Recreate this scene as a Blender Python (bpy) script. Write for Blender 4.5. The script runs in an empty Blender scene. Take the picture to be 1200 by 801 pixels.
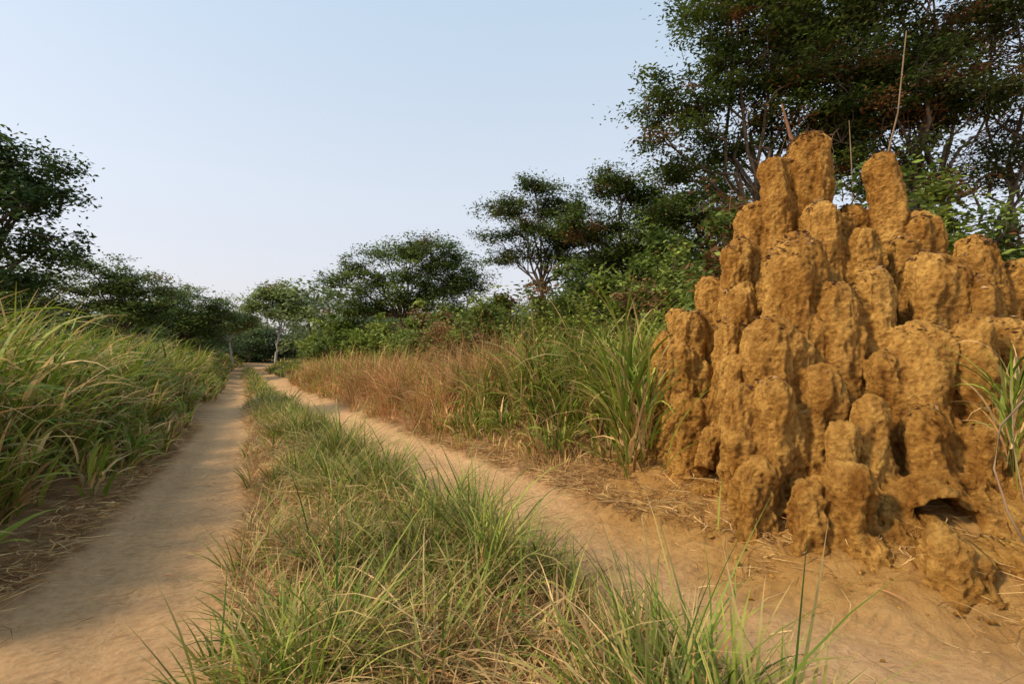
import bpy, math, random
import numpy as np
from mathutils import Vector, noise
rng=np.random.default_rng(11); random.seed(5)
scene=bpy.context.scene
scene.view_settings.view_transform='Standard'
scene.view_settings.look='None'; scene.view_settings.exposure=0
U=rng.uniform; N=rng.normal

# ------------------------------------------------------------ helpers
def make_mesh(name,V,F,mat,col=None,smooth=False,parent=None,attrs=None):
    V=np.asarray(V,np.float32); F=np.asarray(F,np.int32); k=F.shape[1]
    me=bpy.data.meshes.new(name)
    me.vertices.add(len(V)); me.vertices.foreach_set('co',V.ravel())
    me.loops.add(F.size); me.loops.foreach_set('vertex_index',F.ravel())
    me.polygons.add(len(F)); me.polygons.foreach_set('loop_start',np.arange(0,F.size,k,dtype=np.int32))
    try: me.polygons.foreach_set('loop_total',np.full(len(F),k,np.int32))
    except Exception: pass
    me.polygons.foreach_set('use_smooth',np.full(len(F),smooth))
    if col is not None:
        a=me.attributes.new('Col','FLOAT_COLOR','POINT')
        c=np.ones((len(V),4),np.float32); c[:,:3]=np.clip(col,0.002,1); a.data.foreach_set('color',c.ravel())
    if attrs:
        for kx,v in attrs.items():
            a=me.attributes.new(kx,'FLOAT','POINT'); a.data.foreach_set('value',np.asarray(v,np.float32).ravel())
    me.update(calc_edges=True); me.validate()
    me.materials.append(mat)
    ob=bpy.data.objects.new(name,me); scene.collection.objects.link(ob)
    if parent: ob.parent=parent
    return ob
def empty(name,loc=(0,0,0)):
    e=bpy.data.objects.new(name,None); scene.collection.objects.link(e); return e
def norm(a): return a/(np.linalg.norm(a,axis=-1,keepdims=True)+1e-9)
def sstep(a,b,x):
    t=np.clip((x-a)/(b-a),0,1); return t*t*(3-2*t)
def sn(x,y,f=1.0,s=0.0):
    x=x*f+s*3.1; y=y*f-s*1.7
    return (np.sin(x*1.3+1.7*np.sin(y*0.9+s))+np.sin(y*1.7-1.3*np.sin(x*1.1+2*s))+np.sin((x+y)*2.3+s*5+1.1*np.sin(x*2.1-y))*0.6+np.sin((x-y*1.4)*3.9+s)*0.35)/2.95

# ------------------------------------------------------------ track layout (x of edges as a function of y)
YL=[-12,-3,2.6,3.18,4.9,10.7,20,45,60,80,110]; XL=[3.7,-0.5,-3.05,-3.3,-4.0,-6.9,-11.85,-26,-33,-40,-48]
YM=[-12,-3,2.35,3.18,4.9,10.7,20,45,60,80,110]; XM=[5.4,1.2,-1.35,-1.74,-2.62,-5.85,-10.95,-25.0,-32,-39,-47]
YN=[-12,-3,2.35,3.18,4.9,6.7,10.7,16.5,20,45,60,80,110]; XN=[7.6,3.3,0.95,0.5,-0.68,-1.88,-4.25,-7.7,-9.9,-24.3,-31,-38,-46]
YR=[-12,-3,2.35,3.3,3.7,4.03,4.9,6.7,10.7,16.5,20,45,60,80,110]; XR=[9.6,6.5,4.2,3.0,2.35,1.85,1.1,0.0,-2.7,-6.25,-8.7,-23.3,-29.8,-36.5,-44]
LL=lambda y:np.interp(y,YL,XL); LR=lambda y:np.interp(y,YM,XM)
RL=lambda y:np.interp(y,YN,XN); RR=lambda y:np.interp(y,YR,XR)
def masks(x,y):
    w=0.10*sn(x,y,3.1,1)+0.05*sn(x,y,9,2)
    l=LL(y)+w; m=LR(y)+w*0.8; n=RL(y)-w; r=RR(y)-w
    e=0.16
    tl=sstep(-e,e,x-l)*sstep(-e,e,m-x); tr=sstep(-e,e,x-n)*sstep(-e,e,r-x)
    return tl,tr
def H(x,y):
    x=np.asarray(x,float); y=np.asarray(y,float)
    tl,tr=masks(x,y); t=np.maximum(tl,tr)
    dl=LL(y)-x; dr=x-RR(y)
    h=0.22*sstep(0,1.3,dl)+0.25*sstep(0,1.6,dr)+0.25*sstep(2,9,dr)
    h=h+0.05*sn(x,y,0.9,3)*(1-t)+0.022*sn(x,y,4,4)*(1-0.5*t)
    h=h+0.007*sn(x,y,17,6)
    cen=np.where(x<(LR(y)+RL(y))/2,(LL(y)+LR(y))/2,(RL(y)+RR(y))/2); hw=np.where(x<(LR(y)+RL(y))/2,(LR(y)-LL(y))/2,(RR(y)-RL(y))/2)
    q=np.clip(np.abs(x-cen)/np.maximum(hw,.2),0,1)
    h=h-t*(0.03+0.04*(1-q**2))
    em=np.hypot((x-4.2)/3.1,(y-5.1)/2.6)+0.05*sn(x,y,2.4,7)
    h=h+0.22*sstep(1.08,0.62,em)
    h=h+0.3*sn(x,y,0.06,9)*sstep(40,120,np.hypot(x,y))
    return h

# ------------------------------------------------------------ materials
def newmat(name):
    m=bpy.data.materials.new(name); m.use_nodes=True; nt=m.node_tree
    b=nt.nodes['Principled BSDF']; return m,nt,b
def leafmat(name,rough=0.5,trans=0.25,spec=0.3):
    m,nt,b=newmat(name); L=nt.links
    a=nt.nodes.new('ShaderNodeAttribute'); a.attribute_name='Col'
    tc=nt.nodes.new('ShaderNodeTexCoord'); nz=nt.nodes.new('ShaderNodeTexNoise'); nz.inputs['Scale'].default_value=1.3; nz.inputs['Detail'].default_value=2
    L.new(tc.outputs['Object'],nz.inputs['Vector'])
    mr=nt.nodes.new('ShaderNodeMapRange'); mr.inputs['From Min'].default_value=0.3; mr.inputs['From Max'].default_value=0.7
    mr.inputs['To Min'].default_value=0.7; mr.inputs['To Max'].default_value=1.3
    L.new(nz.outputs['Fac'],mr.inputs['Value'])
    vm=nt.nodes.new('ShaderNodeVectorMath'); vm.operation='SCALE'
    L.new(a.outputs['Color'],vm.inputs[0]); L.new(mr.outputs[0],vm.inputs['Scale'])
    L.new(vm.outputs[0],b.inputs['Base Color'])
    b.inputs['Roughness'].default_value=rough; b.inputs['Specular IOR Level'].default_value=spec
    tr=nt.nodes.new('ShaderNodeBsdfTranslucent'); L.new(vm.outputs[0],tr.inputs['Color'])
    mx=nt.nodes.new('ShaderNodeMixShader'); mx.inputs[0].default_value=trans
    L.new(b.outputs[0],mx.inputs[1]); L.new(tr.outputs[0],mx.inputs[2])
    L.new(mx.outputs[0],nt.nodes['Material Output'].inputs[0])
    return m
M_grass=leafmat('grass_blade',0.5,0.32,0.2)
M_dry=leafmat('dry_straw',0.8,0.15,0.1)
M_leaf=leafmat('tree_leaf',0.55,0.3,0.2)
def barkmat(name,c1,c2):
    m,nt,b=newmat(name); L=nt.links
    tc=nt.nodes.new('ShaderNodeTexCoord'); mp=nt.nodes.new('ShaderNodeMapping'); mp.inputs['Scale'].default_value=(6,6,1.2)
    nz=nt.nodes.new('ShaderNodeTexNoise'); nz.inputs['Scale'].default_value=2; nz.inputs['Detail'].default_value=8
    cr=nt.nodes.new('ShaderNodeValToRGB'); cr.color_ramp.elements[0].position=0.35; cr.color_ramp.elements[1].position=0.65
    cr.color_ramp.elements[0].color=(*c1,1); cr.color_ramp.elements[1].color=(*c2,1)
    bp=nt.nodes.new('ShaderNodeBump'); bp.inputs['Strength'].default_value=0.6; bp.inputs['Distance'].default_value=0.03
    L.new(tc.outputs['Object'],mp.inputs[0]); L.new(mp.outputs[0],nz.inputs['Vector']); L.new(nz.outputs['Fac'],cr.inputs[0])
    L.new(cr.outputs[0],b.inputs['Base Color']); L.new(nz.outputs['Fac'],bp.inputs['Height']); L.new(bp.outputs[0],b.inputs['Normal'])
    b.inputs['Roughness'].default_value=0.9
    return m
M_bark=barkmat('bark',(0.06,0.042,0.03),(0.17,0.12,0.085))
M_pale=barkmat('pale_bark',(0.30,0.27,0.22),(0.48,0.44,0.38))
M_vine=barkmat('vine_bark',(0.14,0.09,0.05),(0.27,0.18,0.10))
M_red=barkmat('red_bark',(0.16,0.07,0.035),(0.3,0.15,0.08))

def ground_material():
    m,nt,b=newmat('ground_soil'); L=nt.links; nd=nt.nodes.new
    tc=nd('ShaderNodeTexCoord')
    def nz(scale,detail=6,rough=0.6):
        n=nd('ShaderNodeTexNoise'); n.inputs['Scale'].default_value=scale; n.inputs['Detail'].default_value=detail; n.inputs['Roughness'].default_value=rough
        L.new(tc.outputs['Object'],n.inputs['Vector']); return n
    def ramp(src,p0,c0,p1,c1):
        r=nd('ShaderNodeValToRGB'); e=r.color_ramp.elements; e[0].position=p0; e[1].position=p1; e[0].color=(*c0,1); e[1].color=(*c1,1)
        L.new(src,r.inputs[0]); return r
    def mix(f,a,c):
        x=nd('ShaderNodeMix'); x.data_type='RGBA'
        if isinstance(f,(int,float)): x.inputs['Factor'].default_value=f
        else: L.new(f,x.inputs['Factor'])
        L.new(a,x.inputs['A']); L.new(c,x.inputs['B']); return x.outputs['Result']
    def attr(n):
        a=nd('ShaderNodeAttribute'); a.attribute_name=n; return a.outputs['Fac']
    n1=nz(0.9); n2=nz(5,8,0.7); n3=nz(55,5,0.8); n4=nz(16,8,0.75)
    sand=ramp(n1.outputs['Fac'],0.3,(0.58,0.335,0.155),0.7,(0.70,0.44,0.23))
    sand2=ramp(n4.outputs['Fac'],0.32,(0.46,0.255,0.11),0.58,(0.74,0.475,0.25))
    sandc=mix(0.6,sand.outputs[0],sand2.outputs[0])
    soil=ramp(n2.outputs['Fac'],0.35,(0.20,0.115,0.055),0.68,(0.46,0.28,0.125))
    base=mix(attr('trk'),soil.outputs[0],sandc)
    ora=ramp(n2.outputs['Fac'],0.3,(0.35,0.175,0.045),0.7,(0.60,0.35,0.12))
    base=mix(attr('ora'),base,ora.outputs[0])
    peb=nd('ShaderNodeTexVoronoi'); peb.inputs['Scale'].default_value=38; L.new(tc.outputs['Object'],peb.inputs['Vector'])
    pr=ramp(peb.outputs['Distance'],0.05,(0.5,0.45,0.4),0.16,(1,1,1))
    mm=nd('ShaderNodeMix'); mm.data_type='RGBA'; mm.blend_type='MULTIPLY'; mm.inputs['Factor'].default_value=0.4
    L.new(base,mm.inputs['A']); L.new(pr.outputs[0],mm.inputs['B'])
    L.new(mm.outputs['Result'],b.inputs['Base Color'])
    b.inputs['Roughness'].default_value=0.95; b.inputs['Specular IOR Level'].default_value=0.1
    tv=attr('tv'); tu=attr('tu')
    cb=nd('ShaderNodeCombineXYZ'); L.new(tu,cb.inputs[0]); L.new(tv,cb.inputs[1])
    wv=nd('ShaderNodeTexWave'); wv.bands_direction='Y'; wv.inputs['Scale'].default_value=4.5; wv.inputs['Distortion'].default_value=3; wv.inputs['Detail'].default_value=3; wv.inputs['Detail Scale'].default_value=1.2
    L.new(cb.outputs[0],wv.inputs['Vector'])
    def math_(op,a,c):
        x=nd('ShaderNodeMath'); x.operation=op
        for i,v in enumerate((a,c)):
            if isinstance(v,(int,float)): x.inputs[i].default_value=v
            else: L.new(v,x.inputs[i])
        return x.outputs[0]
    h=math_('ADD',math_('MULTIPLY',math_('MULTIPLY',wv.outputs['Fac'],attr('tread')),1.1),math_('MULTIPLY',n4.outputs['Fac'],1.2))
    h=math_('ADD',h,math_('MULTIPLY',n3.outputs['Fac'],0.45))
    h=math_('ADD',h,math_('MULTIPLY',n2.outputs['Fac'],1.5))
    bp=nd('ShaderNodeBump'); bp.inputs['Strength'].default_value=0.9; bp.inputs['Distance'].default_value=0.052
    L.new(h,bp.inputs['Height']); L.new(bp.outputs[0],b.inputs['Normal'])
    return m

# ------------------------------------------------------------ ground sheet
def axis(lo,hi,step,far,grow=1.09):
    a=list(np.arange(lo,hi,step)); s=step
    while a[-1]<far: s*=grow; a.append(a[-1]+s)
    s=step; b=[lo]
    while b[-1]>-far: s*=grow; b.append(b[-1]-s)
    return np.array(b[:0:-1]+a)
gx=axis(-5,6,0.035,700); gy=axis(1.5,9,0.035,700)
GX,GY=np.meshgrid(gx,gy); xf=GX.ravel(); yf=GY.ravel()
tl,tr=masks(xf,yf)
Z=H(xf,yf)
em=np.hypot((xf-4.2)/3.1,(yf-5.1)/2.6)+0.06*sn(xf,yf,2.2,5)
ora=sstep(1.28,0.88,em)
rough=np.array([noise.fractal(Vector((a*2.6,b*2.6,0)),1.0,2.0,5) if (-6<a<8 and 0<b<12) else 0 for a,b in zip(xf,yf)])
rough2=np.array([noise.fractal(Vector((a*9,b*9,3)),0.9,2.0,3) if (-6<a<8 and 0<b<8) else 0 for a,b in zip(xf,yf)])
Z+=rough*(0.016+0.045*(1-np.maximum(tl,tr)*(1-0.8*ora)))+rough2*(0.008+0.022*ora)
nX=len(gx); nY=len(gy)
idx=np.arange(nX*nY).reshape(nY,nX)
F=np.stack([idx[:-1,:-1],idx[:-1,1:],idx[1:,1:],idx[1:,:-1]],-1).reshape(-1,4)
cen=np.where(xf<(LR(yf)+RL(yf))/2,(LL(yf)+LR(yf))/2,(RL(yf)+RR(yf))/2)
tu=(xf-cen)*0.87
tv=yf*0.87-(xf)*0.49
tread=np.clip(1-np.abs(np.abs(tu)-0.22)/0.2,0,1)*np.maximum(tl,tr*0.6)
trk=np.clip(np.maximum(tl,tr)+0.25*sn(xf,yf,6,8)*(1-np.maximum(tl,tr))+0.15*(1-np.maximum(tl,tr)),0,1)
ground=make_mesh('ground',np.stack([xf,yf,Z],-1),F,ground_material(),smooth=True,attrs=dict(trk=trk,ora=ora,tu=tu,tv=tv,tread=tread))

# ------------------------------------------------------------ grass blades
def blades(P,L,W,az,phi0,kap,seg=4,cols=None,tipcol=None,roll=None,wiggle=0.15):
    n=len(P); t=np.linspace(0,1,seg+1)
    h=np.zeros((n,seg+1)); v=np.zeros((n,seg+1))
    for i in range(seg):
        ph=phi0+kap*(t[i]+0.5/seg)**1.3
        h[:,i+1]=h[:,i]+np.sin(ph)*L/seg; v[:,i+1]=v[:,i]+np.cos(ph)*L/seg
    azt=az[:,None]+(U(-1,1,n)*wiggle)[:,None]*t[None]
    ca,sa=np.cos(azt),np.sin(azt)
    C=np.stack([P[:,0:1]+h*ca,P[:,1:2]+h*sa,P[:,2:3]+v],-1)
    wt=W[:,None]*np.array([0.55]+[1.0*(1-(x**2.2))*1.0 for x in t[1:-1]]+[0.04])[None]*0.5
    if roll is None: roll=U(-0.7,0.7,n)
    side=np.stack([-sa*np.cos(roll)[:,None],ca*np.cos(roll)[:,None],np.sin(roll)[:,None]*np.ones_like(ca)],-1)
    A=C+side*wt[...,None]; B=C-side*wt[...,None]
    V=np.stack([A,B],2).reshape(n,-1,3)
    m=2*(seg+1); f=[]
    for i in range(seg): f.append([2*i,2*i+1,2*i+3,2*i+2])
    F=(np.array(f)[None]+(np.arange(n)*m)[:,None,None]).reshape(-1,4)
    if tipcol is None: tipcol=cols
    tt=(t**2)[None,:,None]
    c=cols[:,None,:]*(1-tt)+tipcol[:,None,:]*tt
    c=np.repeat(c,2,axis=1).reshape(-1,3)
    return V.reshape(-1,3),F,c
class Acc:
    def __init__(s): s.V=[];s.F=[];s.C=[];s.n=0
    def add(s,t):
        V,F,C=t; s.V.append(V); s.F.append(F+s.n); s.C.append(C); s.n+=len(V)
    def build(s,name,mat,parent=None,smooth=False): return make_mesh(name,np.concatenate(s.V),np.concatenate(s.F),mat,np.concatenate(s.C),smooth=smooth,parent=parent)
G1=np.array([0.14,0.20,0.022]); G2=np.array([0.25,0.29,0.045]); G3=np.array([0.075,0.125,0.018]); S1=np.array([0.60,0.41,0.18]); S2=np.array([0.38,0.20,0.07]); PK=np.array([0.56,0.28,0.13])
def pick(n,pal,w,sd=0.2):
    w=np.array(w,float)
    if w.ndim==1: w=np.tile(w/w.sum(),(n,1))
    else: w=w/w.sum(1,keepdims=True)
    c=np.cumsum(w,1); k=(U(0,1,n)[:,None]>c).sum(1).clip(0,len(pal)-1)
    return np.array(pal)[k]*(1+N(0,sd,n))[:,None].clip(0.4,1.8),k
def tufts(cx,cy,nb,rad):
    n=len(cx); i=np.repeat(np.arange(n),nb); m=len(i)
    a=U(0,2*np.pi,m); r=rad[i]*np.sqrt(U(0,1,m))
    x=cx[i]+r*np.cos(a); y=cy[i]+r*np.sin(a)
    return i,x,y,a+N(0,0.6,m),r/rad[i]

acc=Acc()
def median(y0,y1,dens,nb,ls,ws,seg):
    n=int(dens*(y1-y0)*2.0); cy=U(y0,y1,n); u=U(-0.02,1.0,n)
    l=LR(cy); r=RL(cy); cx=l+(r-l)*u
    patch=sn(cx,cy,2.1,11)
    keep=(patch*1.2+0.8*sstep(0,0.5,u)+U(-0.35,0.45,n))>0.26
    cx,cy,u,patch=cx[keep],cy[keep],u[keep],patch[keep]; n=len(cx)
    big=0.75+0.75*sstep(-0.3,0.9,patch)
    size=U(0.65,1.25,n)*(0.6+0.5*sstep(0.0,0.55,u))*big*(1-0.3*sstep(.8,1.0,u))
    i,x,y,a,rr=tufts(cx,cy,nb,U(0.04,0.11,n)); m=len(i); z=H(x,y)-0.01
    dryw=np.clip(0.70+0.6*sn(cx,cy,1.3,14)-0.35*u+U(-0.35,0.35,n),0.28,0.95)[i]
    L=ls*size[i]*U(0.45,1.15,m); W=ws*U(0.6,1.4,m)
    w=np.stack([0.5*(1-dryw),0.45*(1-dryw),0.15*(1-dryw),0.62*dryw,0.38*dryw],1)
    c,k=pick(m,[G1,G2,G3,S1,S2],w)
    dry=k>=3; L=np.where(dry,L*0.88,L); W=np.where(dry,W*0.7,W)
    tip=np.where((U(0,1,m)<0.5)[:,None],S1*0.9,c)
    acc.add(blades(np.stack([x,y,z],-1),L,W,a,U(0.02,0.5,m)+0.35*rr+0.25*dry,U(0.2,1.3,m)+0.5*dry,seg,c,tip))
    q=int(n*nb*0.8); cy=U(y0,y1,q); u=U(0.0,1.0,q); cx=LR(cy)+(RL(cy)-LR(cy))*u
    c,_=pick(q,[S1,S2,PK*0.8,G2],[.48,.33,.12,.07])
    acc.add(blades(np.stack([cx,cy,H(cx,cy)],-1),ls*0.5*U(.4,1.2,q),ws*0.45*U(.6,1.3,q),U(0,6.28,q),U(0.4,1.45,q),U(0,.8,q),max(2,seg-2),c,c,wiggle=.6))
median(-3,1.2,8,16,0.45,0.013,3)
median(1.2,4.2,46,38,0.68,0.014,5)
median(4.2,7.5,40,34,0.65,0.015,4)
median(7.5,14,28,24,0.57,0.02,3)
median(14,48,12,18,0.50,0.04,3)
acc.build('median_grass',M_grass)

def tall(acc,cx,cy,hgt,nb,ws,pal,pw,seg=4,leafL=(0.6,1.3),dry=0.18,basefrac=0.55,phi=(0.05,0.6),kap=(0.5,2.1),rad=0.16,azb=None,zoff=0.0):
    n=len(cx); i,x,y,a,rr=tufts(cx,cy,nb,np.full(n,rad)*U(0.6,1.3,n)); m=len(i)
    bz=U(0,1,m)*basefrac*hgt[i]
    if azb is not None:
        sel=U(0,1,m)<0.4; a=np.where(sel,azb+N(0,0.7,m),a)
    L=U(*leafL,m)*np.clip(hgt[i]/1.6,0.4,1.3)
    c,k=pick(m,pal,pw)
    low=(bz<0.22*hgt[i])&(U(0,1,m)<0.55)
    c=np.where(low[:,None],np.where((U(0,1,m)<.5)[:,None],S2,S1)*U(0.5,1.1,m)[:,None],c)
    tip=np.where((U(0,1,m)<dry)[:,None],S1,c)
    acc.add(blades(np.stack([x,y,H(x,y)+bz+zoff],-1),L,ws*U(0.4,1.3,m),a,U(*phi,m),U(*kap,m),seg,c,tip))
    j=np.repeat(np.arange(n),3); mm=len(j)
    x=cx[j]+N(0,rad*0.4,mm); y=cy[j]+N(0,rad*0.4,mm)
    c,k=pick(mm,[G1,S2,S1],[.4,.3,.3])
    acc.add(blades(np.stack([x,y,H(x,y)+zoff*.6],-1),hgt[j]*U(0.6,0.95,mm),np.full(mm,min(.014,ws*0.35)),U(0,6.28,mm),U(0.0,0.2,mm),U(0,0.35,mm),3,c,c))
acc=Acc(); pal=[G1,G2,G3,S1]
def left(y0,y1,o0,o1,dens,nb,ws,seg,leafL=(0.6,1.3)):
    n=int(dens*(y1-y0)*(o1-o0)); cy=U(y0,y1,n); o=o0+(o1-o0)*U(0,1,n); cx=LL(cy)-o
    hg=(0.45+1.1*sstep(0.15,1.8,o)+0.5*sstep(1.5,5,o))*U(0.7,1.3,n)*(1+0.24*sn(cx,cy,0.8,21))
    tall(acc,cx,cy,hg,nb,ws,pal,[.39,.36,.11,.14],seg,leafL,azb=0.0)
left(-3,2.6,0.4,4,3.5,16,0.036,4)
left(2.6,9,0.25,4.2,8.5,26,0.046,7,(0.7,1.5))
left(9,18,0.2,6,5.5,24,0.05,4)
left(18,34,0.2,9,2.8,22,0.07,3)
left(34,62,0.2,12,1.0,20,0.12,3)
acc.build('elephant_grass',M_grass)

acc=Acc()
def right(y0,y1,o0,o1,dens,nb,ws,seg,pw,hs=1.0,edge=1.5,leafL=(0.6,1.3)):
    n=int(dens*(y1-y0)*(o1-o0)); cy=U(y0,y1,n); o=o0+(o1-o0)*U(0,1,n); cx=RR(cy)+o
    k=np.hypot((cx-3.9)/2.3,(cy-6.0)/2.3)>1.0
    cx,cy,o=cx[k],cy[k],o[k]; n=len(cx)
    hg=hs*(0.45+1.15*sstep(0.0,edge,o-o0))*U(0.75,1.2,n)*(1+0.2*sn(cx,cy,0.9,31))
    tall(acc,cx,cy,hg,nb,ws,pal,pw,seg,leafL,rad=0.2)
right(5.3,9.5,0.75,3.6,10,32,0.042,6,[.40,.38,.10,.12],1.12,1.1,(0.8,1.5))
right(8.5,14,0.6,2.2,5,24,0.034,4,[.4,.3,.1,.2],0.75)
right(9.5,16,3.0,8,3,26,0.05,4,[.45,.3,.2,.05],1.0)
right(22,60,0.3,5,1.6,22,0.09,3,[.4,.4,.05,.15],0.55)
right(-3,2,3.5,6,2,20,0.03,4,[.4,.3,.2,.1],0.8)
acc.build('elephant_grass',M_grass)
acc=Acc()
tall(acc,np.array([3.62,3.7,3.85,3.92,4.0]),np.array([3.52,3.6,3.7,3.8,3.75]),U(.75,1.05,5),22,0.024,pal,[.42,.3,.08,.2],6,rad=0.09,leafL=(.6,1.2),zoff=0.4)
acc.build('elephant_grass',M_grass)
acc=Acc()
tall(acc,np.array([1.5,1.55,1.4,1.45,1.35,1.5]),np.array([5.5,5.8,5.9,6.2,5.7,6.4]),U(1.4,1.8,6),30,0.034,pal,[.4,.38,.1,.12],6,leafL=(0.8,1.5),rad=0.14)
P=np.array([[1.72,4.05,0.15],[1.75,4.15,0.15],[1.6,5.0,0.6],[1.6,5.0,0.5],[1.5,4.9,0.4]])
P[:,2]+=H(P[:,0],P[:,1])-0.1
acc.add(blades(P,np.array([0.9,0.5,1.2,1.0,1.0]),np.array([.028,.014,.028,.026,.022]),np.array([2.7,1.0,-0.3,0.0,-.9]),np.array([.05,.3,.5,.3,.6]),np.array([.7,.8,.3,.9,1.2]),8,np.array([G2]*5),np.array([G2]*5)))
acc.build('elephant_grass',M_grass)

acc=Acc()
def drybank(y0,y1,o0,o1,dens,nb,ls,ws,seg,wts):
    n=int(dens*(y1-y0)*(o1-o0)); cy=U(y0,y1,n); o=o0+(o1-o0)*U(0,1,n); cx=RR(cy)+o
    k=(np.hypot((cx-3.9)/2.3,(cy-6.0)/2.3)>1.05)&(sn(cx,cy,1.2,33)+U(-1,1,n)>-0.6); cx,cy,o=cx[k],cy[k],o[k]; n=len(cx)
    i,x,y,a,rr=tufts(cx,cy,nb,np.full(n,0.2)); m=len(i)
    hg=((0.4+0.85*sstep(0,1.6,o))*(1+.38*sn(cx,cy,1.1,35)))[i]
    g=np.clip(0.12+0.35*sn(cx,cy,.8,41),0,.5)[i]; w=np.tile(np.array(wts,float),(m,1)); w[:,3]+=g
    c,k=pick(m,[PK,S1,S2,G2],w)
    acc.add(blades(np.stack([x,y,H(x,y)],-1),ls*hg*U(0.5,1.2,m),ws*U(.6,1.3,m),a,U(0,.7,m),U(.1,1.7,m),seg,c,c))
drybank(9.5,17,0.15,4.2,11,38,1.25,0.015,4,[.58,.14,.16,.08])
drybank(17,26,0.3,4.5,6,32,1.2,0.028,3,[.45,.12,.15,.25])
drybank(6.3,10,0.1,1.2,10,26,0.7,0.010,4,[.2,.35,.2,.2])
drybank(8.5,12,2.0,5.5,8,30,1.6,0.017,4,[.6,.12,.22,.1])
acc.build('dry_grass',M_dry)

acc=Acc()
def litter(cx,cy,Lr,wr):
    n=len(cx); c,k=pick(n,[S1,S2,S2*0.55,PK*0.8],[.35,.3,.25,.1])
    acc.add(blades(np.stack([cx,cy,H(cx,cy)+U(0.004,0.04,n)],-1),U(*Lr,n),U(*wr,n),U(0,6.28,n),U(1.3,1.62,n),U(0,.3,n),3,c,c,wiggle=1.2))
n=6400; y=3+7*U(0,1,n)**1.5; x=RR(y)+0.02+np.abs(N(0,0.6,n)); k=(np.hypot((x-3.9)/1.9,(y-6.0)/2.0)>0.95)&((y>4.3)|(U(0,1,n)<.4)); litter(x[k],y[k],(0.08,0.42),(0.004,0.012))
n=3800; y=U(2.2,11,n); x=LL(y)+0.02-np.abs(N(0,0.3,n)); litter(x,y,(0.06,0.36),(0.004,0.012))
n=3200; y=U(1.8,9,n); x=LR(y)+0.05+np.abs(N(0,0.3,n))-0.1; litter(x,y,(0.06,0.3),(0.003,0.009))
n=1200; y=U(1.8,9,n); x=RL(y)-0.05+N(0,0.15,n); litter(x,y,(0.06,0.3),(0.003,0.008))
n=520; y=U(1.8,7,n); x=U(RL(y),RR(y)); litter(x,y,(0.05,0.25),(0.003,0.008))
n=220; y=U(2,7,n); x=U(LL(y),LR(y)); litter(x,y,(0.04,0.2),(0.003,0.008))
n=110; y=U(2.6,3.9,n); x=RR(y)+U(-0.8,0.2,n); litter(x,y,(0.2,0.6),(0.004,0.008))
acc.build('straw_litter',M_dry)

# ------------------------------------------------------------ termite mound
cols=[(3.57,5.7,4.22,.24),(3.17,5.7,3.95,.17),(3.38,5.75,4.05,.17),(4.17,5.5,3.9,.17),(3.95,5.6,3.35,.17),(4.42,5.3,3.16,.2),(4.79,5.0,2.85,.22),(5.19,4.95,2.58,.23),
(2.91,5.0,2.8,.27),(2.53,4.72,1.96,.27),(3.41,5.3,3.3,.2),(3.19,4.75,2.32,.21),(3.6,4.75,2.45,.2),(4.08,4.75,2.6,.22),
(4.42,4.6,2.35,.2),(3.72,4.42,1.9,.26),(4.01,4.2,1.95,.175),(2.14,4.55,1.35,.17),(2.34,4.35,1.42,.15),(2.8,4.37,1.52,.17),(3.05,4.1,1.26,.16),
(2.52,5.3,2.4,.2),(2.45,5.9,2.55,.18),(2.91,5.8,3.42,.18),(2.68,5.65,2.95,.17),(2.2,6.3,2.2,.18),(2.07,6.6,1.9,.18),(2.32,5.1,2.0,.17),(3.42,4.05,1.2,.19),
(2.15,5.75,2.15,.18),(1.99,5.6,1.75,.17),(1.98,6.05,1.9,.17),(1.9,5.3,1.2,.16),
(2.72,4.02,1.05,.14),(2.12,4.15,.75,.2),(2.62,3.75,.78,.2),(2.17,5.6,1.5,.16),(2.02,5.25,1.15,.15),(4.47,4.35,1.93,.2),(4.9,4.4,1.85,.22),(5.4,4.6,1.95,.24),
(3.15,5.3,2.95,.14),(3.72,5.1,2.95,.17),(4.15,5.1,2.85,.16),(2.75,4.65,1.75,.15),(3.4,4.4,1.65,.15),(2.55,4.4,1.15,.14),(2.25,4.85,1.6,.15),(3.0,4.75,2.0,.15),(2.0,4.85,0.9,.15),(4.2,3.95,1.25,.18),(3.8,3.95,1.05,.15),
(3.1,3.6,.62,.17),(2.35,3.85,.6,.15),(3.95,3.6,.85,.2),(4.25,3.5,.8,.2),(3.72,3.3,.5,.19),(4.0,3.2,.45,.2),(3.35,3.15,.38,.18),(2.95,3.3,.46,.2),(5.6,5.3,2.2,.27),(5.9,6.0,1.7,.27)]
CA=np.array(cols)
def idw(x,y):
    d=np.hypot(CA[:,0]-x,CA[:,1]-y)+0.05; k=np.argsort(d)[:4]; w=1/d[k]**2; return (w*CA[k,2]).sum()/w.sum()
MC=np.array([3.85,5.95])
def env(x,y):
    d=math.hypot((x-3.7)/(1.75 if x<3.7 else 2.5),(y-5.85)/(1.8 if y<5.85 else 2.1))
    return 3.9*max(0,1-d**0.85)+0.3
pts=[(c[0],c[1],c[3]) for c in cols]
for _ in range(3200):
    x=random.uniform(1.75,6.2); y=random.uniform(3.5,5.95)
    e=env(x,y)
    if e<0.36: continue
    if any(math.hypot(x-p[0],y-p[1])<(p[2]+0.08) for p in pts): continue
    r=random.uniform(.08,.15); pts.append((x,y,r)); zt=min(idw(x,y),e*1.25)*random.uniform(0.45,0.98)
    if zt>0.3: cols.append((x,y,zt,r))
for _ in range(120):
    a=random.uniform(0,math.pi); r=random.uniform(0.1,1)**0.6
    x=3.8+math.cos(a)*2.2*r; y=5.95+math.sin(a)*2.0*r; e=env(x,y)
    if e>0.4: cols.append((x,y,e*random.uniform(0.75,1.02),random.uniform(.12,.22)))
BV=[];BF=[]
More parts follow.
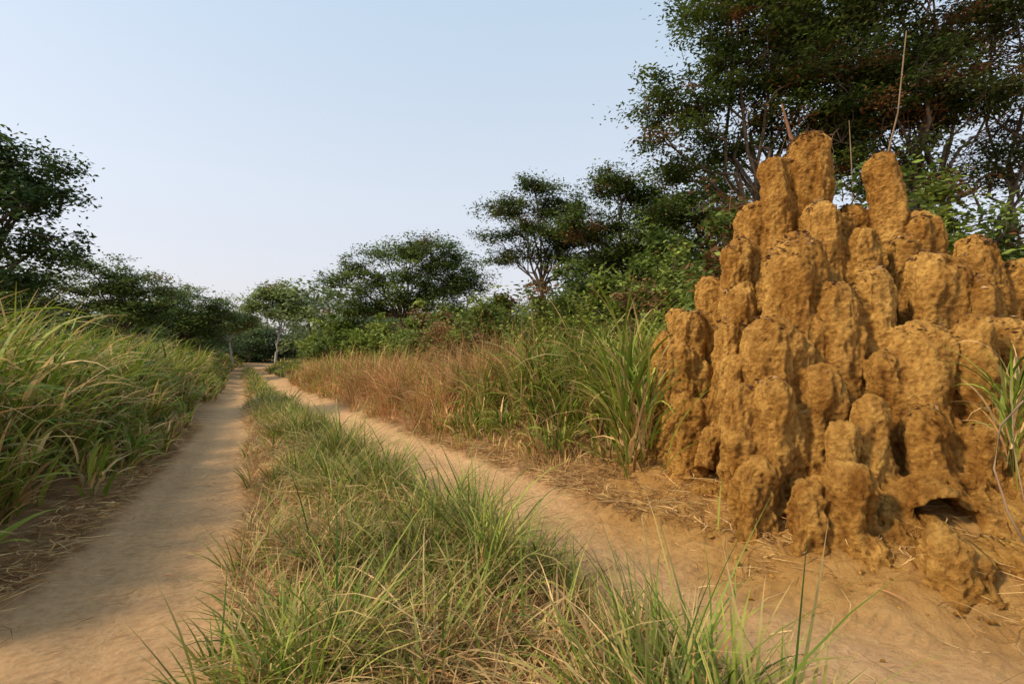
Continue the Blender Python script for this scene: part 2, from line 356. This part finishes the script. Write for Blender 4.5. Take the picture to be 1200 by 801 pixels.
def add_col(x,y,zt,r):
    sides=16; zb=-0.25; o=np.array([x,y])-MC; o=o/(np.linalg.norm(o)+1e-6)
    zs=list(np.arange(zb,zt-r*1.1,0.07)); rings=[]; sx=random.uniform(0,50)
    leanx,leany=random.uniform(-.05,.05),random.uniform(-.04,.04); w1=random.uniform(4,8); bul=random.uniform(.04,.14)
    for z in zs:
        d=zt-z; rr=r*(0.99-0.07*math.exp(-((d-3.4*r)/(1.3*r))**2)+0.11*max(0,d-.4))*(1+bul*math.sin(d*w1+sx))
        out=0.095*d
        rings.append((x+o[0]*out+leanx*d+.025*math.sin(d*4+sx),y+o[1]*out+leany*d,z,rr))
    tilt=random.uniform(-.6,.6); sharp=random.uniform(.62,.95); z0=zs[-1] if zs else zb
    lx,ly,_,lr=rings[-1] if rings else (x,y,zb,r)
    for k in range(1,8):
        t=k/7.4; ang=t*math.pi/2
        rings.append((lx+(x-lx)*t+tilt*r*t*t*.5,ly+(y-ly)*t,z0+(zt-z0)*math.sin(ang),lr*math.cos(ang)**sharp))
    b0=len(BV)
    for (cx,cy,cz,cr) in rings:
        for s in range(sides):
            a=2*math.pi*s/sides
            q=cr*(1+0.32*noise.noise(Vector((math.cos(a)*1.2+sx,math.sin(a)*1.2,cz*2.0)))+.14*noise.noise(Vector((math.cos(a)*2.8+sx,math.sin(a)*2.8,cz*3))))
            BV.append((cx+q*math.cos(a),cy+q*math.sin(a),cz))
    for i in range(len(rings)-1):
        for s in range(sides):
            a=b0+i*sides+s; c=b0+i*sides+(s+1)%sides
            BF.append((a,c,c+sides,a+sides))
    BF.append(tuple(b0+s for s in range(sides))[::-1])
    t0=b0+(len(rings)-1)*sides; BF.append(tuple(t0+s for s in range(sides)))
for c in cols: add_col(*c)
def add_core(scale,h,zb,cx,cy,rx,ry,pw):
    sides=40; b0=len(BV); K=16
    for k in range(K):
        t=k/(K-1); z=zb+(h-zb)*t; s=scale*max(0.04,(1-t**pw))
        for q in range(sides):
            a=2*math.pi*q/sides; w=1+0.2*noise.noise(Vector((math.cos(a)*3,math.sin(a)*3,z*1.5+cx)))
            BV.append((cx+rx*s*w*math.cos(a),cy+ry*s*w*math.sin(a),z))
    for i in range(K-1):
        for q in range(sides):
            a=b0+i*sides+q; c=b0+i*sides+(q+1)%sides; BF.append((a,c,c+sides,a+sides))
    BF.append(tuple(b0+s for s in range(sides))[::-1]); t0=b0+(K-1)*sides; BF.append(tuple(t0+s for s in range(sides)))
add_core(1,3.6,-0.3,3.72,5.85,1.68,1.42,0.85)
add_core(1,2.2,-0.3,4.7,5.65,1.45,1.2,1.05)
add_core(1,1.05,-0.3,3.95,5.05,2.5,2.1,1.35)
add_core(1,0.95,-0.3,3.85,4.65,2.35,2.15,1.3)
add_core(1,0.90,-0.3,4.5,4.5,2.2,2.2,1.25)
for _ in range(170):
    a=random.uniform(math.pi*0.95,math.pi*2.0); r=random.uniform(.5,.9)
    x=3.9+2.15*r*math.cos(a); y=4.75+1.7*r*math.sin(a); add_col(x,y,.27+.85*(.92-r)+random.uniform(0,.12),random.uniform(.07,.24))
me=bpy.data.meshes.new('m0'); me.from_pydata(BV,[],BF); me.update()
ob=bpy.data.objects.new('termite_mound_raw',me); scene.collection.objects.link(ob)
md_=ob.modifiers.new('r','REMESH'); md_.mode='VOXEL'; md_.voxel_size=0.018
sm=ob.modifiers.new('s','SMOOTH'); sm.factor=0.5; sm.iterations=8
dg=bpy.context.evaluated_depsgraph_get(); me2=bpy.data.meshes.new_from_object(ob.evaluated_get(dg))
bpy.data.objects.remove(ob)
nv=len(me2.vertices); co=np.empty(nv*3); me2.vertices.foreach_get('co',co); co=co.reshape(-1,3)
no=np.empty(nv*3); me2.vertices.foreach_get('normal',no); no=no.reshape(-1,3)
d=np.empty(nv); nn_=noise.noise
for i in range(nv):
    x,y,z=co[i]
    if y>7.2: d[i]=0; continue
    a=nn_(Vector((x*2.2,y*2.2,z*1.1)))*0.04
    b_=noise.fractal(Vector((x*8,y*8,z*4.0)),0.85,2.1,4)*0.031
    c_=-abs(nn_(Vector((x*13,y*13,z*5))))*0.034
    e_=nn_(Vector((x*36,y*36,z*30)))*0.014
    d[i]=a+b_+c_+e_
low=sstep(0.8,0.35,co[:,2]); d*=1+0.5*low
co2=co+no*d[:,None]
for hc,rad,push in [((3.16,3.34,0.42),0.25,(0.2,0.7,0.0)),((1.85,4.7,0.4),0.15,(0.4,0.3,0)),((2.7,3.4,0.3),0.09,(0.1,0.3,0.05))]:
    dd=np.linalg.norm((co2-np.array(hc))/np.array([1,1.8,0.7]),axis=1)
    w=sstep(rad,rad*0.35,dd); co2+=w[:,None]*np.array(push)
me2.vertices.foreach_set('co',co2.ravel().astype(np.float32)); me2.update()
me2.polygons.foreach_set('use_smooth',np.full(len(me2.polygons),True))
def mound_mat():
    m,nt,b=newmat('termite_clay'); L=nt.links; nd=nt.nodes.new
    tc=nd('ShaderNodeTexCoord')
    def nz(scale,det=8,r=0.65,vec=None):
        n=nd('ShaderNodeTexNoise'); n.inputs['Scale'].default_value=scale; n.inputs['Detail'].default_value=det; n.inputs['Roughness'].default_value=r
        L.new(vec or tc.outputs['Object'],n.inputs['Vector']); return n
    mp=nd('ShaderNodeMapping'); mp.inputs['Scale'].default_value=(1,1,0.3); L.new(tc.outputs['Object'],mp.inputs[0])
    n1=nz(2.4,vec=mp.outputs[0]); n2=nz(9); n3=nz(48,6,0.8)
    r1=nd('ShaderNodeValToRGB'); e=r1.color_ramp.elements
    e[0].position=0.36; e[0].color=(0.33,0.15,0.03,1); e[1].position=0.62; e[1].color=(0.64,0.365,0.10,1)
    L.new(n1.outputs['Fac'],r1.inputs[0])
    r2=nd('ShaderNodeValToRGB'); e=r2.color_ramp.elements
    e[0].position=0.36; e[0].color=(0.56,0.48,0.40,1); e[1].position=0.58; e[1].color=(1.08,1.08,1.05,1)
    L.new(n2.outputs['Fac'],r2.inputs[0])
    mm=nd('ShaderNodeMix'); mm.data_type='RGBA'; mm.blend_type='MULTIPLY'; mm.inputs['Factor'].default_value=0.75
    L.new(r1.outputs[0],mm.inputs['A']); L.new(r2.outputs[0],mm.inputs['B'])
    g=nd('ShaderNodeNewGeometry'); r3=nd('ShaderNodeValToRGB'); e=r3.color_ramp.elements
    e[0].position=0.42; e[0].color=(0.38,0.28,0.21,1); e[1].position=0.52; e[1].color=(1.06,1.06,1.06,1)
    L.new(g.outputs['Pointiness'],r3.inputs[0])  # crease shade painted into the clay colour, darker where the surface is concave
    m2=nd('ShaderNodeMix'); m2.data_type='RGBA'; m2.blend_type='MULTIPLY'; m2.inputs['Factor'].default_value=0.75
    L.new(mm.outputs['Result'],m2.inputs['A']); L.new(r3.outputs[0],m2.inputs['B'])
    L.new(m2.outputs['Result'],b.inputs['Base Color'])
    b.inputs['Roughness'].default_value=0.95; b.inputs['Specular IOR Level'].default_value=0.1
    vo=nd('ShaderNodeTexVoronoi'); vo.inputs['Scale'].default_value=26; L.new(tc.outputs['Object'],vo.inputs['Vector'])
    a1=nd('ShaderNodeMath'); a1.operation='MULTIPLY_ADD'; L.new(n2.outputs['Fac'],a1.inputs[0]); a1.inputs[1].default_value=1.5; L.new(n3.outputs['Fac'],a1.inputs[2])
    a2=nd('ShaderNodeMath'); a2.operation='MULTIPLY_ADD'; L.new(vo.outputs['Distance'],a2.inputs[0]); a2.inputs[1].default_value=0.8; L.new(a1.outputs[0],a2.inputs[2])
    bp=nd('ShaderNodeBump'); bp.inputs['Strength'].default_value=1.0; bp.inputs['Distance'].default_value=0.036
    L.new(a2.outputs[0],bp.inputs['Height']); L.new(bp.outputs[0],b.inputs['Normal'])
    return m
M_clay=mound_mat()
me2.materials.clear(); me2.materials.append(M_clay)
mound_root=empty('termite_mound')
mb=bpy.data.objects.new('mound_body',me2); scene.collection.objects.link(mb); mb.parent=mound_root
print('mound verts',nv)

def clods(name,cx,cy,rad,mat):
    n=len(cx); t=(1+5**.5)/2
    B=norm(np.array([(-1,t,0),(1,t,0),(-1,-t,0),(1,-t,0),(0,-1,t),(0,1,t),(0,-1,-t),(0,1,-t),(t,0,-1),(t,0,1),(-t,0,-1),(-t,0,1)],float))
    FF=np.array([(0,11,5),(0,5,1),(0,1,7),(0,7,10),(0,10,11),(1,5,9),(5,11,4),(11,10,2),(10,7,6),(7,1,8),(3,9,4),(3,4,2),(3,2,6),(3,6,8),(3,8,9),(4,9,5),(2,4,11),(6,2,10),(8,6,7),(9,8,1)])
    V=B[None]*rad[:,None,None]*(1+N(0,.2,(n,12,1)))*np.stack([U(.7,1.3,n),U(.7,1.3,n),U(.5,.8,n)],-1)[:,None]
    V=V+np.stack([cx,cy,H(cx,cy)+rad*.1],-1)[:,None]
    make_mesh(name,V.reshape(-1,3),(FF[None]+(np.arange(n)*12)[:,None,None]).reshape(-1,3),mat,smooth=False)
n=1500; a=U(math.pi*.95,math.pi*2.0,n); r=0.82+np.abs(N(0,.16,n)); x=3.9+2.2*r*np.cos(a); y=4.7+1.95*r*np.sin(a)
x2=U(-6,4,900); y2=U(2,9,900)
k=masks(x2,y2); k=np.maximum(*k)>0.05
clods('soil_clods',np.concatenate([x,x2[k]]),np.concatenate([y,y2[k]]),np.concatenate([0.004+0.022*U(0,1,n)**5,0.003+0.006*U(0,1,k.sum())**3]),M_clay)

# ------------------------------------------------------------ trees
def leafquads(P,size,asp,tilt,cols,droop=0.15):
    n=len(P); a=U(0,2*np.pi,n); p=N(-droop,0.35,n)
    dr=np.stack([np.cos(a)*np.cos(p),np.sin(a)*np.cos(p),np.sin(p)],-1)
    nn=norm(np.array([0,0,1.0])[None]+N(0,tilt,(n,3)))
    s=norm(np.cross(nn,dr)); L=(size*U(0.6,1.35,n))[:,None]; W=L*asp
    V=np.stack([P,P+dr*L*0.45+s*W*0.5,P+dr*L,P+dr*L*0.45-s*W*0.5],1).reshape(-1,3)
    return V,np.arange(4*n).reshape(n,4),np.repeat(cols,4,0)
class Tubes:
    def __init__(s): s.V=[];s.F=[];s.n=0
    def add(s,pts,rad,sides=6):
        pts=np.asarray(pts,float); rad=np.asarray(rad,float)
        T=norm(np.gradient(pts,axis=0)); up=np.array([0.31,0.17,0.93]); 
        A=norm(np.cross(T,up)+1e-6); B=np.cross(T,A)
        a=np.linspace(0,2*np.pi,sides,endpoint=False)
        R=pts[:,None]+rad[:,None,None]*(np.cos(a)[None,:,None]*A[:,None]+np.sin(a)[None,:,None]*B[:,None])
        K=len(pts); idx=np.arange(K*sides).reshape(K,sides)+s.n
        nx=np.roll(idx,-1,1)
        s.F.append(np.stack([idx[:-1],nx[:-1],nx[1:],idx[1:]],-1).reshape(-1,4)); s.V.append(R.reshape(-1,3)); s.n+=K*sides
    def build(s,name,mat,parent=None): return make_mesh(name,np.concatenate(s.V),np.concatenate(s.F),mat,smooth=True,parent=parent)
def curve(p0,p1,k=6,jit=0.06,sag=0.0):
    p0=np.array(p0,float);p1=np.array(p1,float); t=np.linspace(0,1,k)[:,None]; L=np.linalg.norm(p1-p0)
    off=N(0,jit*L,(k,3))*np.sin(t*np.pi); 
    P=p0+(p1-p0)*t+off; P[:,2]+=sag*L*np.sin(t[:,0]*np.pi); return P
def tree(name,base,fork,lobes,leaves,lsize,asp=0.42,tilt=0.35,flat=0.3,cr=0.5,per=150,col=(0.05,0.085,0.02),col2=(0.10,0.14,0.035),dead=0.04,trunk_r=0.16,mat=M_bark,bias=0.45,twr=0.02,bare=0.0,extra=0,ragged=0.0):
    root=empty(name); bx,by=base; bz=float(H(bx,by))-0.05
    T=Tubes(); f=np.array([bx+fork[0],by+fork[1],bz+fork[2]])
    tp=curve((bx,by,bz),f,8,0.035); T.add(tp,np.linspace(trunk_r*1.25,trunk_r*0.8,8)*np.array([1.25]+[1]*7),9)
    lobes=list(lobes)
    for _ in range(extra):
        a,b=random.sample(lobes[:],2); t=random.uniform(.25,.75); s=random.uniform(.55,.85)
        lobes.append(tuple(a[i]*(1-t)+b[i]*t+(random.uniform(-.9,.9) if i<3 else 0) if i<3 else (a[i]*(1-t)+b[i]*t)*s for i in range(6)))
    vol=np.array([l[3]*l[4]*l[5] for l in lobes])**0.75; vol/=vol.sum(); nc=max(8,leaves//per)
    PP=[];CC=[]; col=np.array(col);col2=np.array(col2)
    for l,v in zip(lobes,vol):
        c=np.array([bx+l[0],by+l[1],bz+l[2]]); R=np.array(l[3:6])
        st=f if l[2]>fork[2]*0.9 else tp[5]
        lb=curve(st,c,7,0.05,sag=0.06); lr=trunk_r*(0.35+0.8*math.sqrt(v)); T.add(lb,np.linspace(lr*0.8,lr*0.25,7),6)
        m=max(3,int(nc*v)); dirs=norm(N(0,1,(m,3))); rad=U(0,1,m)**bias*(1+ragged*N(0,.3,m))
        dirs[:,2]=np.where(dirs[:,2]<-0.3,dirs[:,2]*0.6,dirs[:,2])
        cc=c+dirs*rad[:,None]*R
        nb=max(2,m//9); hub=c+norm(N(0,1,(nb,3)))*R*0.55
        for h_ in hub:
            s=lb[random.randint(3,6)]; T.add(curve(s,h_,5,0.06,0.05),np.linspace(lr*0.32,lr*0.12+0.004,5),5)
        for q in cc:
            h_=hub[np.argmin(((hub-q)**2).sum(1))]
            T.add(curve(h_,q,4,0.08,0.04),np.linspace(twr,twr*0.3,4),4)
        for q in cc:
            if U(0,1)<bare: continue
            k=int(per*U(0.4,1.5)); s=cr*U(0.5,1.4)
            p=q+N(0,1,(k,3))*np.array([s*0.5,s*0.5,s*0.5*flat])
            PP.append(p); f_=U(0,1)**1.2; cb=col*(1-f_)+col2*f_
            if U(0,1)<dead: cb=np.array([0.22,0.11,0.045])*U(.6,1.1)
            CC.append(cb*(1+N(0,0.25,k))[:,None].clip(0.4,1.8))
    P=np.concatenate(PP);C=np.concatenate(CC)
    V,F,C=leafquads(P,lsize,asp,tilt,C); make_mesh('crown_leaves',V,F,M_leaf,C,parent=root)
    T.build('trunk_and_limbs',mat,parent=root); return root
DK=(0.042,0.072,0.014); DK2=(0.12,0.165,0.03)
tree('acacia_tree',(8.6,16.0),(-0.4,0,5.5),
 [(-3.2,0,9.6,1.6,1.6,1.0),(-1.6,-.5,12.2,1.9,1.8,1.2),(0.6,0,13.4,2.1,2,1.2),(2.4,.5,12.2,2.0,1.8,1.2),(-2.6,.6,7.6,1.4,1.4,.8),(0,-.5,10.2,2.0,1.8,1.2),(1.8,-.6,8.9,1.9,1.6,1.1),(-1.0,.8,8.3,1.6,1.6,1.0),(3.6,0,10.3,1.8,1.7,1.2),(-3.6,-.3,8.3,1.1,1.1,.6),(-1.4,1,15,1.8,1.6,1),(.8,0,6.9,1.8,1.3,1.1),(3.0,0,7.2,1.8,1.3,1.1)],
 84000,0.155,0.42,0.4,0.42,0.62,130,DK,DK2,0.10,0.18,extra=11,ragged=.6)
tree('acacia_tree',(12.6,15.0),(0.3,0,5.0),
 [(-1.2,0,12.4,2.0,1.8,1.2),(1.5,.5,11.3,2.0,1.8,1.1),(0.2,0,9.2,2.0,1.7,1.2),(2.8,-.4,9.4,1.8,1.6,1.0),(-1.8,.4,8.2,1.8,1.5,1.1),(3.6,.6,7.2,1.6,1.5,.9),(.6,.5,13.6,2,1.8,1.2),(-.2,.2,6.8,1.9,1.5,1.2),(-2.2,.2,10.2,1.8,1.5,1.2)],
 58000,0.155,0.42,0.4,0.42,0.64,110,DK,(0.10,0.12,0.035),0.12,0.17,bare=0.05,extra=9,ragged=.6)
tree('acacia_tree',(16.3,15.5),(-0.3,0,4.5),
 [(-1,0,10.6,2.0,1.8,.9),(1.0,.5,8.6,2.0,1.8,.8),(-1.6,.3,7.0,1.6,1.5,.7),(0.6,-.5,12,2,1.8,.8),(2,0,6.4,1.7,1.6,.7)],
 17000,0.12,0.40,0.4,0.45,0.6,80,(0.06,0.055,0.04),(0.10,0.08,0.06),0.2,0.13,bare=0.3,extra=5,ragged=.7)
tree('feathery_tree',(1.4,28),(0.3,0,5.0),
 [(0,0,11.0,1.5,1.5,1.0),(-2.0,0,9.6,1.5,1.5,.8),(1.8,0.4,9.6,1.9,1.6,1.1),(-.3,-.5,8.4,1.8,1.5,1.0),(2.9,0,8.0,1.8,1.5,1.0),(-2.6,.5,8.2,1.0,1,.5),(-1.6,.5,6.9,1.6,1.3,.8),(3.8,0,6.5,1.6,1.4,1),(1.0,.2,7.0,1.8,1.4,1)],
 34000,0.18,0.42,0.5,0.45,0.65,80,(0.05,0.082,0.02),(0.13,0.175,0.045),0.05,0.15,extra=10,ragged=1.0)
tree('feathery_tree',(5.6,25),(0.2,0,4.0),
 [(0,0,9.8,1.9,1.6,1.1),(-1.6,0,7.8,1.8,1.6,1.1),(1.9,0.4,9.0,1.9,1.6,1.2),(0.4,-.5,6.4,2.0,1.5,1.1),(2.8,0,6.6,1.8,1.5,1.1),(-2.2,0,5.8,1.4,1.3,.8)],
 32000,0.18,0.42,0.5,0.45,0.7,100,DK,DK2,0.06,0.16,extra=8,ragged=.9)
tree('feathery_tree',(9.4,23),(0.2,0,4.0),
 [(0,0,9.2,1.9,1.6,1.2),(-1.8,0,7.6,1.8,1.6,1.1),(1.9,0.4,8.2,1.9,1.6,1.2),(0.2,-.5,5.8,2.2,1.5,1.3),(-1.6,0,5.0,1.8,1.3,1.1)],
 26000,0.19,0.42,0.5,0.5,0.75,110,DK,DK2,0.08,0.16,extra=6,ragged=.8)
tree('spreading_tree',(-8.2,36),(0,0,3.8),
 [(-3.6,0,7.3,2.0,2,1.0),(-1.2,.5,8.7,2.2,2,1.0),(1.6,0,9.1,2.3,2.2,1.1),(3.8,0,7.9,2.1,2,1.1),(-5.0,-.3,6.4,1.6,1.5,.7),(-2,0,6.4,2,2,1.1),(1,-.5,7.0,2.4,2,1.2),(3.4,0,5.9,2.2,2,1.2),(5.2,.3,6.4,1.7,1.5,.9),(-1.8,-.5,4.6,2.4,1.8,1.1),(1.2,-.8,4.8,2.4,1.8,1.1),(4,0,4.0,2.2,1.6,1.1),(-3.6,0,4.4,2,1.6,1)],
 54000,0.22,0.42,0.45,0.42,0.85,110,(0.065,0.108,0.024),(0.18,0.235,0.055),0.02,0.2,extra=10,ragged=.9)
tree('pale_trunk_tree',(-25.4,52),(0.3,0,3.4),
 [(0,0,8.0,2.2,1.8,1.2),(-2.2,0,6.8,1.9,1.6,1.1),(2.2,0.4,7.1,2.2,1.8,1.1),(3.4,0,5.6,1.7,1.5,1),(.8,0,6.0,1.9,1.4,1)],
 20000,0.32,0.45,0.5,0.45,0.9,80,(0.16,0.215,0.06),(0.30,0.36,0.11),0.02,0.13,mat=M_pale,extra=5,ragged=.9)
tree('pale_trunk_tree',(-30.5,53),(-0.5,0,3.0),
 [(-1.4,0,5.4,1.8,1.5,1),(1.0,0,5.7,1.6,1.6,1),(0,.4,4.6,1.7,1.6,1),(-2.6,0,4.2,1.5,1.4,.8)],
 11000,0.32,0.45,0.5,0.5,0.9,80,(0.14,0.19,0.065),(0.25,0.30,0.10),0.02,0.10,mat=M_pale,extra=3,ragged=.9)
for (bx_,by_,k_) in [(-24.8,30.5,1.0),(-25.0,37,.95),(-31,28,1.02)]:
    tree('spreading_tree',(bx_,by_),(0,0,2.6),
     [(-2.2*k_,0,5.6*k_,1.9,1.8,.85),(0,0,6.4*k_,2.1,2,.8),(2.2*k_,.3,5.6*k_,1.8,1.8,.8),(-.6,0,4.6*k_,2.2,2,1.0),(3.2*k_,0,4.7*k_,1.4,1.4,.7),(1.4,-.3,3.8*k_,2,1.8,1),(-3.4*k_,0,4.4*k_,1.8,1.6,1),(0,0,2.6*k_,2.8,2,1.1)],
     int(27000*k_*k_),0.21,0.42,0.45,0.42,0.75,90,(0.065,0.108,0.024),(0.17,0.22,0.05),0.02,0.17,extra=8,ragged=1.0)
tree('broadleaf_tree',(-14.2,12),(0.3,0,2.6),
 [(0.6,0,5.6,1.3,1.3,1.0),(1.9,0,5.2,1.1,1.0,.75),(2.5,0,4.1,1.0,.9,.6),(0.6,0,4.2,1.2,1.2,.8),(-.6,0,6.6,1.6,1.4,1),(1.3,.3,6.4,.9,.8,.6),(1.7,0,3.2,1.0,.9,.5),(-1.4,0,5,1.8,1.6,1.2)],
 34000,0.13,0.5,0.7,0.8,0.42,120,(0.03,0.06,0.015),(0.08,0.125,0.03),0.0,0.17,bias=0.5,extra=4,ragged=.5)

def shrub(name,x,y,h,w,nl,ls,c1,c2,dead=0.05,mat=M_bark):
    lobes=[(0,0,h*0.55,w*.6,w*.6,h*.38),(w*.5,0,h*.45,w*.5,w*.5,h*.32),(-w*.5,0,h*.42,w*.5,w*.5,h*.32),(U(-.3,.3)*w,-w*.4,h*.35,w*.55,w*.5,h*.3),(U(-.3,.3)*w,0,h*.8,w*.32,w*.32,h*.2)]
    tree(name,(x,y),(0,0,h*0.25),lobes,nl,ls,0.42,0.7,0.75,0.42,90,c1,c2,dead,0.05,mat,0.6,0.01,ragged=.9)
LG=(0.14,0.195,0.03); LG2=(0.27,0.31,0.06); MG=(0.075,0.12,0.022); MG2=(0.17,0.22,0.045)
for (x,y,h,w,a,b_,dd) in [(1.2,15,3.4,1.5,MG,LG2,.06),(3.0,14.5,3.9,1.5,LG,LG2,.08),(4.6,13.5,4.2,1.5,MG,LG2,.05),(6.0,12.5,4.0,1.4,LG,LG2,.12),(-1.2,17.5,3.6,1.7,MG,LG2,.05),(-3.2,21,3.4,1.7,MG,LG2,.1),(2.2,19,4.8,2.0,MG,LG,.04),(-5.0,25,3.6,1.9,LG,LG2,.12),
   (4.4,10.8,2.9,1.1,LG,LG2,.05),(7.6,11.0,4.6,1.5,MG,MG2,.05),(9.2,10.4,5.4,1.2,LG,LG2,.03),(11.2,10.8,4.6,1.6,MG,MG2,.05),(13,10.4,4.4,1.6,MG,MG2,.15),(8.6,13.5,5.6,1.8,MG,MG2,.08),(-8.5,30,3.6,2.2,LG,LG2,.05),(-12.5,36,4.2,2.5,MG,LG,.02),(-15.5,42,4.6,2.8,LG,LG2,.02),(-4.5,30,4.4,2.4,MG,LG,.05),(-1,25,5.0,2.2,MG,LG2,.05),(10.8,8.2,3.6,1.2,MG,MG2,.05),(5.2,16.5,6.0,1.9,MG,LG,.08),(7.2,14.8,6.2,1.5,MG,LG2,.1),
   (4.0,8.6,4.7,.9,MG,MG2,.2),(6.6,8.6,4.9,.9,MG,LG,.15)]:
    shrub('shrub',x,y,h,w,int(4400+h*w*750),0.115+0.004*y,a,b_,dd)
shrub('dry_shrub',-2.2,15.5,2.6,1.0,2500,0.11,(0.24,0.11,0.045),(0.36,0.19,0.07),.2)
shrub('dry_shrub',3.6,12.4,3.2,0.7,1800,0.10,(0.28,0.16,0.06),(0.16,0.16,0.04),.3)

T=Tubes(); T.add([(6.9,12.2,8.0),(7.1,12.2,7.2),(7.5,12.1,6.2),(7.9,12,3.5),(8.0,12,0.4)],[.02,.045,.05,.07,.09],7); T.build('dead_trunk',M_red)
T=Tubes(); T.add([(8.3,10,8.4),(8.0,9.9,6.6),(7.5,9.8,5.0),(7.2,9.8,3.0),(7.1,9.8,0.4)],[.012,.016,.02,.025,.03],5); T.add([(7.2,10.2,6.6),(7.25,10.2,5.2),(7.1,10.1,3),(7.0,10.1,.4)],[.008,.012,.016,.02],5); T.build('hanging_vine',M_vine)
T=Tubes()
T.add([(3.6,3.4,1.0),(3.45,3.25,1.28),(3.32,3.15,1.30),(3.1,3.08,1.15),(2.97,3.0,0.9),(2.98,2.93,0.65),(3.06,2.88,0.42),(3.2,2.8,0.10)],[.004,.005,.006,.006,.006,.007,.007,.008],5)
T.add([(3.6,3.45,1.5),(3.4,3.3,1.42),(3.2,3.1,1.0),(3.12,2.95,0.6),(3.0,2.8,0.08)],[.003,.003,.004,.004,.005],5); T.build('dry_vine',M_vine)
T=Tubes()
for _ in range(26):
    x0=U(2.9,4.3); y0=U(5.5,6.3); z0=idw(x0,y0)-.2; an=U(0,6.28); l=U(.3,.8)
    T.add(curve((x0,y0,z0),(x0+l*.5*math.cos(an),y0+l*.5*math.sin(an),z0+l*U(.3,1)),5,.1),np.linspace(.008,.002,5),4)
T.build('dry_twigs',M_vine,parent=mound_root)

PP=[];CC=[];T=Tubes()
def bgtree(x,y,h,w,m=24):
    bz=float(H(x,y)); T.add(curve((x,y,bz),(x+U(-.5,.5),y,bz+h*.6),4,.03),[.2,.16,.13,.08],5)
    k=int(U(6,10)); f=U(0,1); c0=np.array([0.10,0.145,0.055])*(1-f)+np.array([0.19,0.235,0.095])*f
    for i in range(k):
        z=h*U(0.08,0.92); r=w*(0.35+0.65*math.sin(min(1,(z/h))*2.6)); a=U(0,6.28); cx=x+r*.6*math.cos(a); cy=y+r*.6*math.sin(a)
        for j in range(9):
            q=np.array([cx,cy,bz+z])+N(0,1,3)*np.array([w*.28,w*.28,h*.07])
            PP.append(q+N(0,1,(m,3))*np.array([.55,.55,.3])); CC.append(c0*U(.7,1.3)*(1+N(0,.2,m))[:,None].clip(.4,1.7))
for i in range(130):
    y=U(42,95); s=-1 if i%2 else 1
    x=(LL(y)-U(4,42)) if s<0 else (RR(y)+U(4,60)); bgtree(x,y,U(4.5,8)*(1+.003*y),U(2.2,3.6))
for i in range(34): bgtree(U(-75,-15),U(84,100),U(6,8.5),U(2.6,3.8)) 
for i in range(20): bgtree(U(-56,-40),U(82,90),U(5,8),U(2.6,3.8)) 
for i in range(22): bgtree(U(-62,-29),U(24,42),U(3.2,5.2),U(2.2,3.2),34)
for i in range(30): bgtree(U(4,44),U(24,40),U(5,8),U(2.2,3.4),34)
P=np.concatenate(PP);C=np.concatenate(CC)
V,F,C=leafquads(P,0.46,0.5,0.5,C); r_=empty('background_trees'); make_mesh('foliage',V,F,M_leaf,C,parent=r_); T.build('trunks',M_bark,parent=r_)

cand=np.where((no[:,2]>0.4)&(co2[:,2]>0.9)&(co2[:,1]<6.6))[0]
wts=(sstep(1.0,3.6,co2[cand,2])*0.9+0.10); wts/=wts.sum()
pk=rng.choice(cand,3400,p=wts,replace=False); g=co2[pk]+no[pk]*0.012
k=sn(g[:,0],g[:,1],5,3)+U(-.5,.5,len(g))>-0.1; g=g[k]
c,_=pick(len(g),[np.array([.16,.08,.04]),np.array([.30,.19,.10]),np.array([.08,.045,.03])],[.5,.3,.2])
V,F,C=leafquads(g,0.055,0.5,0.6,c,0); make_mesh('dead_leaves',V,F,M_dry,C,parent=mound_root)

# ------------------------------------------------------------ light, sky, camera
SE=math.radians(41); AZ=math.radians(252)
w=bpy.data.worlds.new('World'); scene.world=w; w.use_nodes=True; nt=w.node_tree; L=nt.links
bg=nt.nodes['Background']; sky=nt.nodes.new('ShaderNodeTexSky'); sky.sky_type='NISHITA'; sky.sun_disc=False
sky.sun_elevation=SE; sky.sun_rotation=AZ; sky.dust_density=3.0; sky.air_density=1.0
L.new(sky.outputs[0],bg.inputs[0]); bg.inputs[1].default_value=0.06
tc=nt.nodes.new('ShaderNodeTexCoord'); sp=nt.nodes.new('ShaderNodeSeparateXYZ'); L.new(tc.outputs['Generated'],sp.inputs[0])
cr=nt.nodes.new('ShaderNodeValToRGB'); e=cr.color_ramp.elements
e[0].position=0.0; e[0].color=(0.64,0.57,0.58,1); e[1].position=0.75; e[1].color=(0.42,0.57,0.70,1)
x=e.new(0.3); x.color=(0.61,0.64,0.68,1)
L.new(sp.outputs[2],cr.inputs[0]); b2=nt.nodes.new('ShaderNodeBackground'); L.new(cr.outputs[0],b2.inputs[0]); b2.inputs[1].default_value=1.0
ad=nt.nodes.new('ShaderNodeAddShader'); L.new(bg.outputs[0],ad.inputs[0]); L.new(b2.outputs[0],ad.inputs[1]); L.new(ad.outputs[0],nt.nodes['World Output'].inputs[0])
sl=bpy.data.lights.new('sun','SUN'); sl.energy=4.3; sl.angle=math.radians(6); sl.color=(1,0.82,0.56)
so=bpy.data.objects.new('sun',sl); scene.collection.objects.link(so)
to=Vector((math.sin(AZ)*math.cos(SE),math.cos(AZ)*math.cos(SE),math.sin(SE)))
so.rotation_euler=to.to_track_quat('Z','Y').to_euler(); so.location=(-10,-10,15)
cam=bpy.data.cameras.new('camera'); cam.lens=17; cam.sensor_width=36; cam.clip_start=0.05; cam.clip_end=3000
co_=bpy.data.objects.new('camera',cam); scene.collection.objects.link(co_)
co_.location=(0,0,1.6); co_.rotation_euler=(math.radians(91.5),0,0); scene.camera=co_
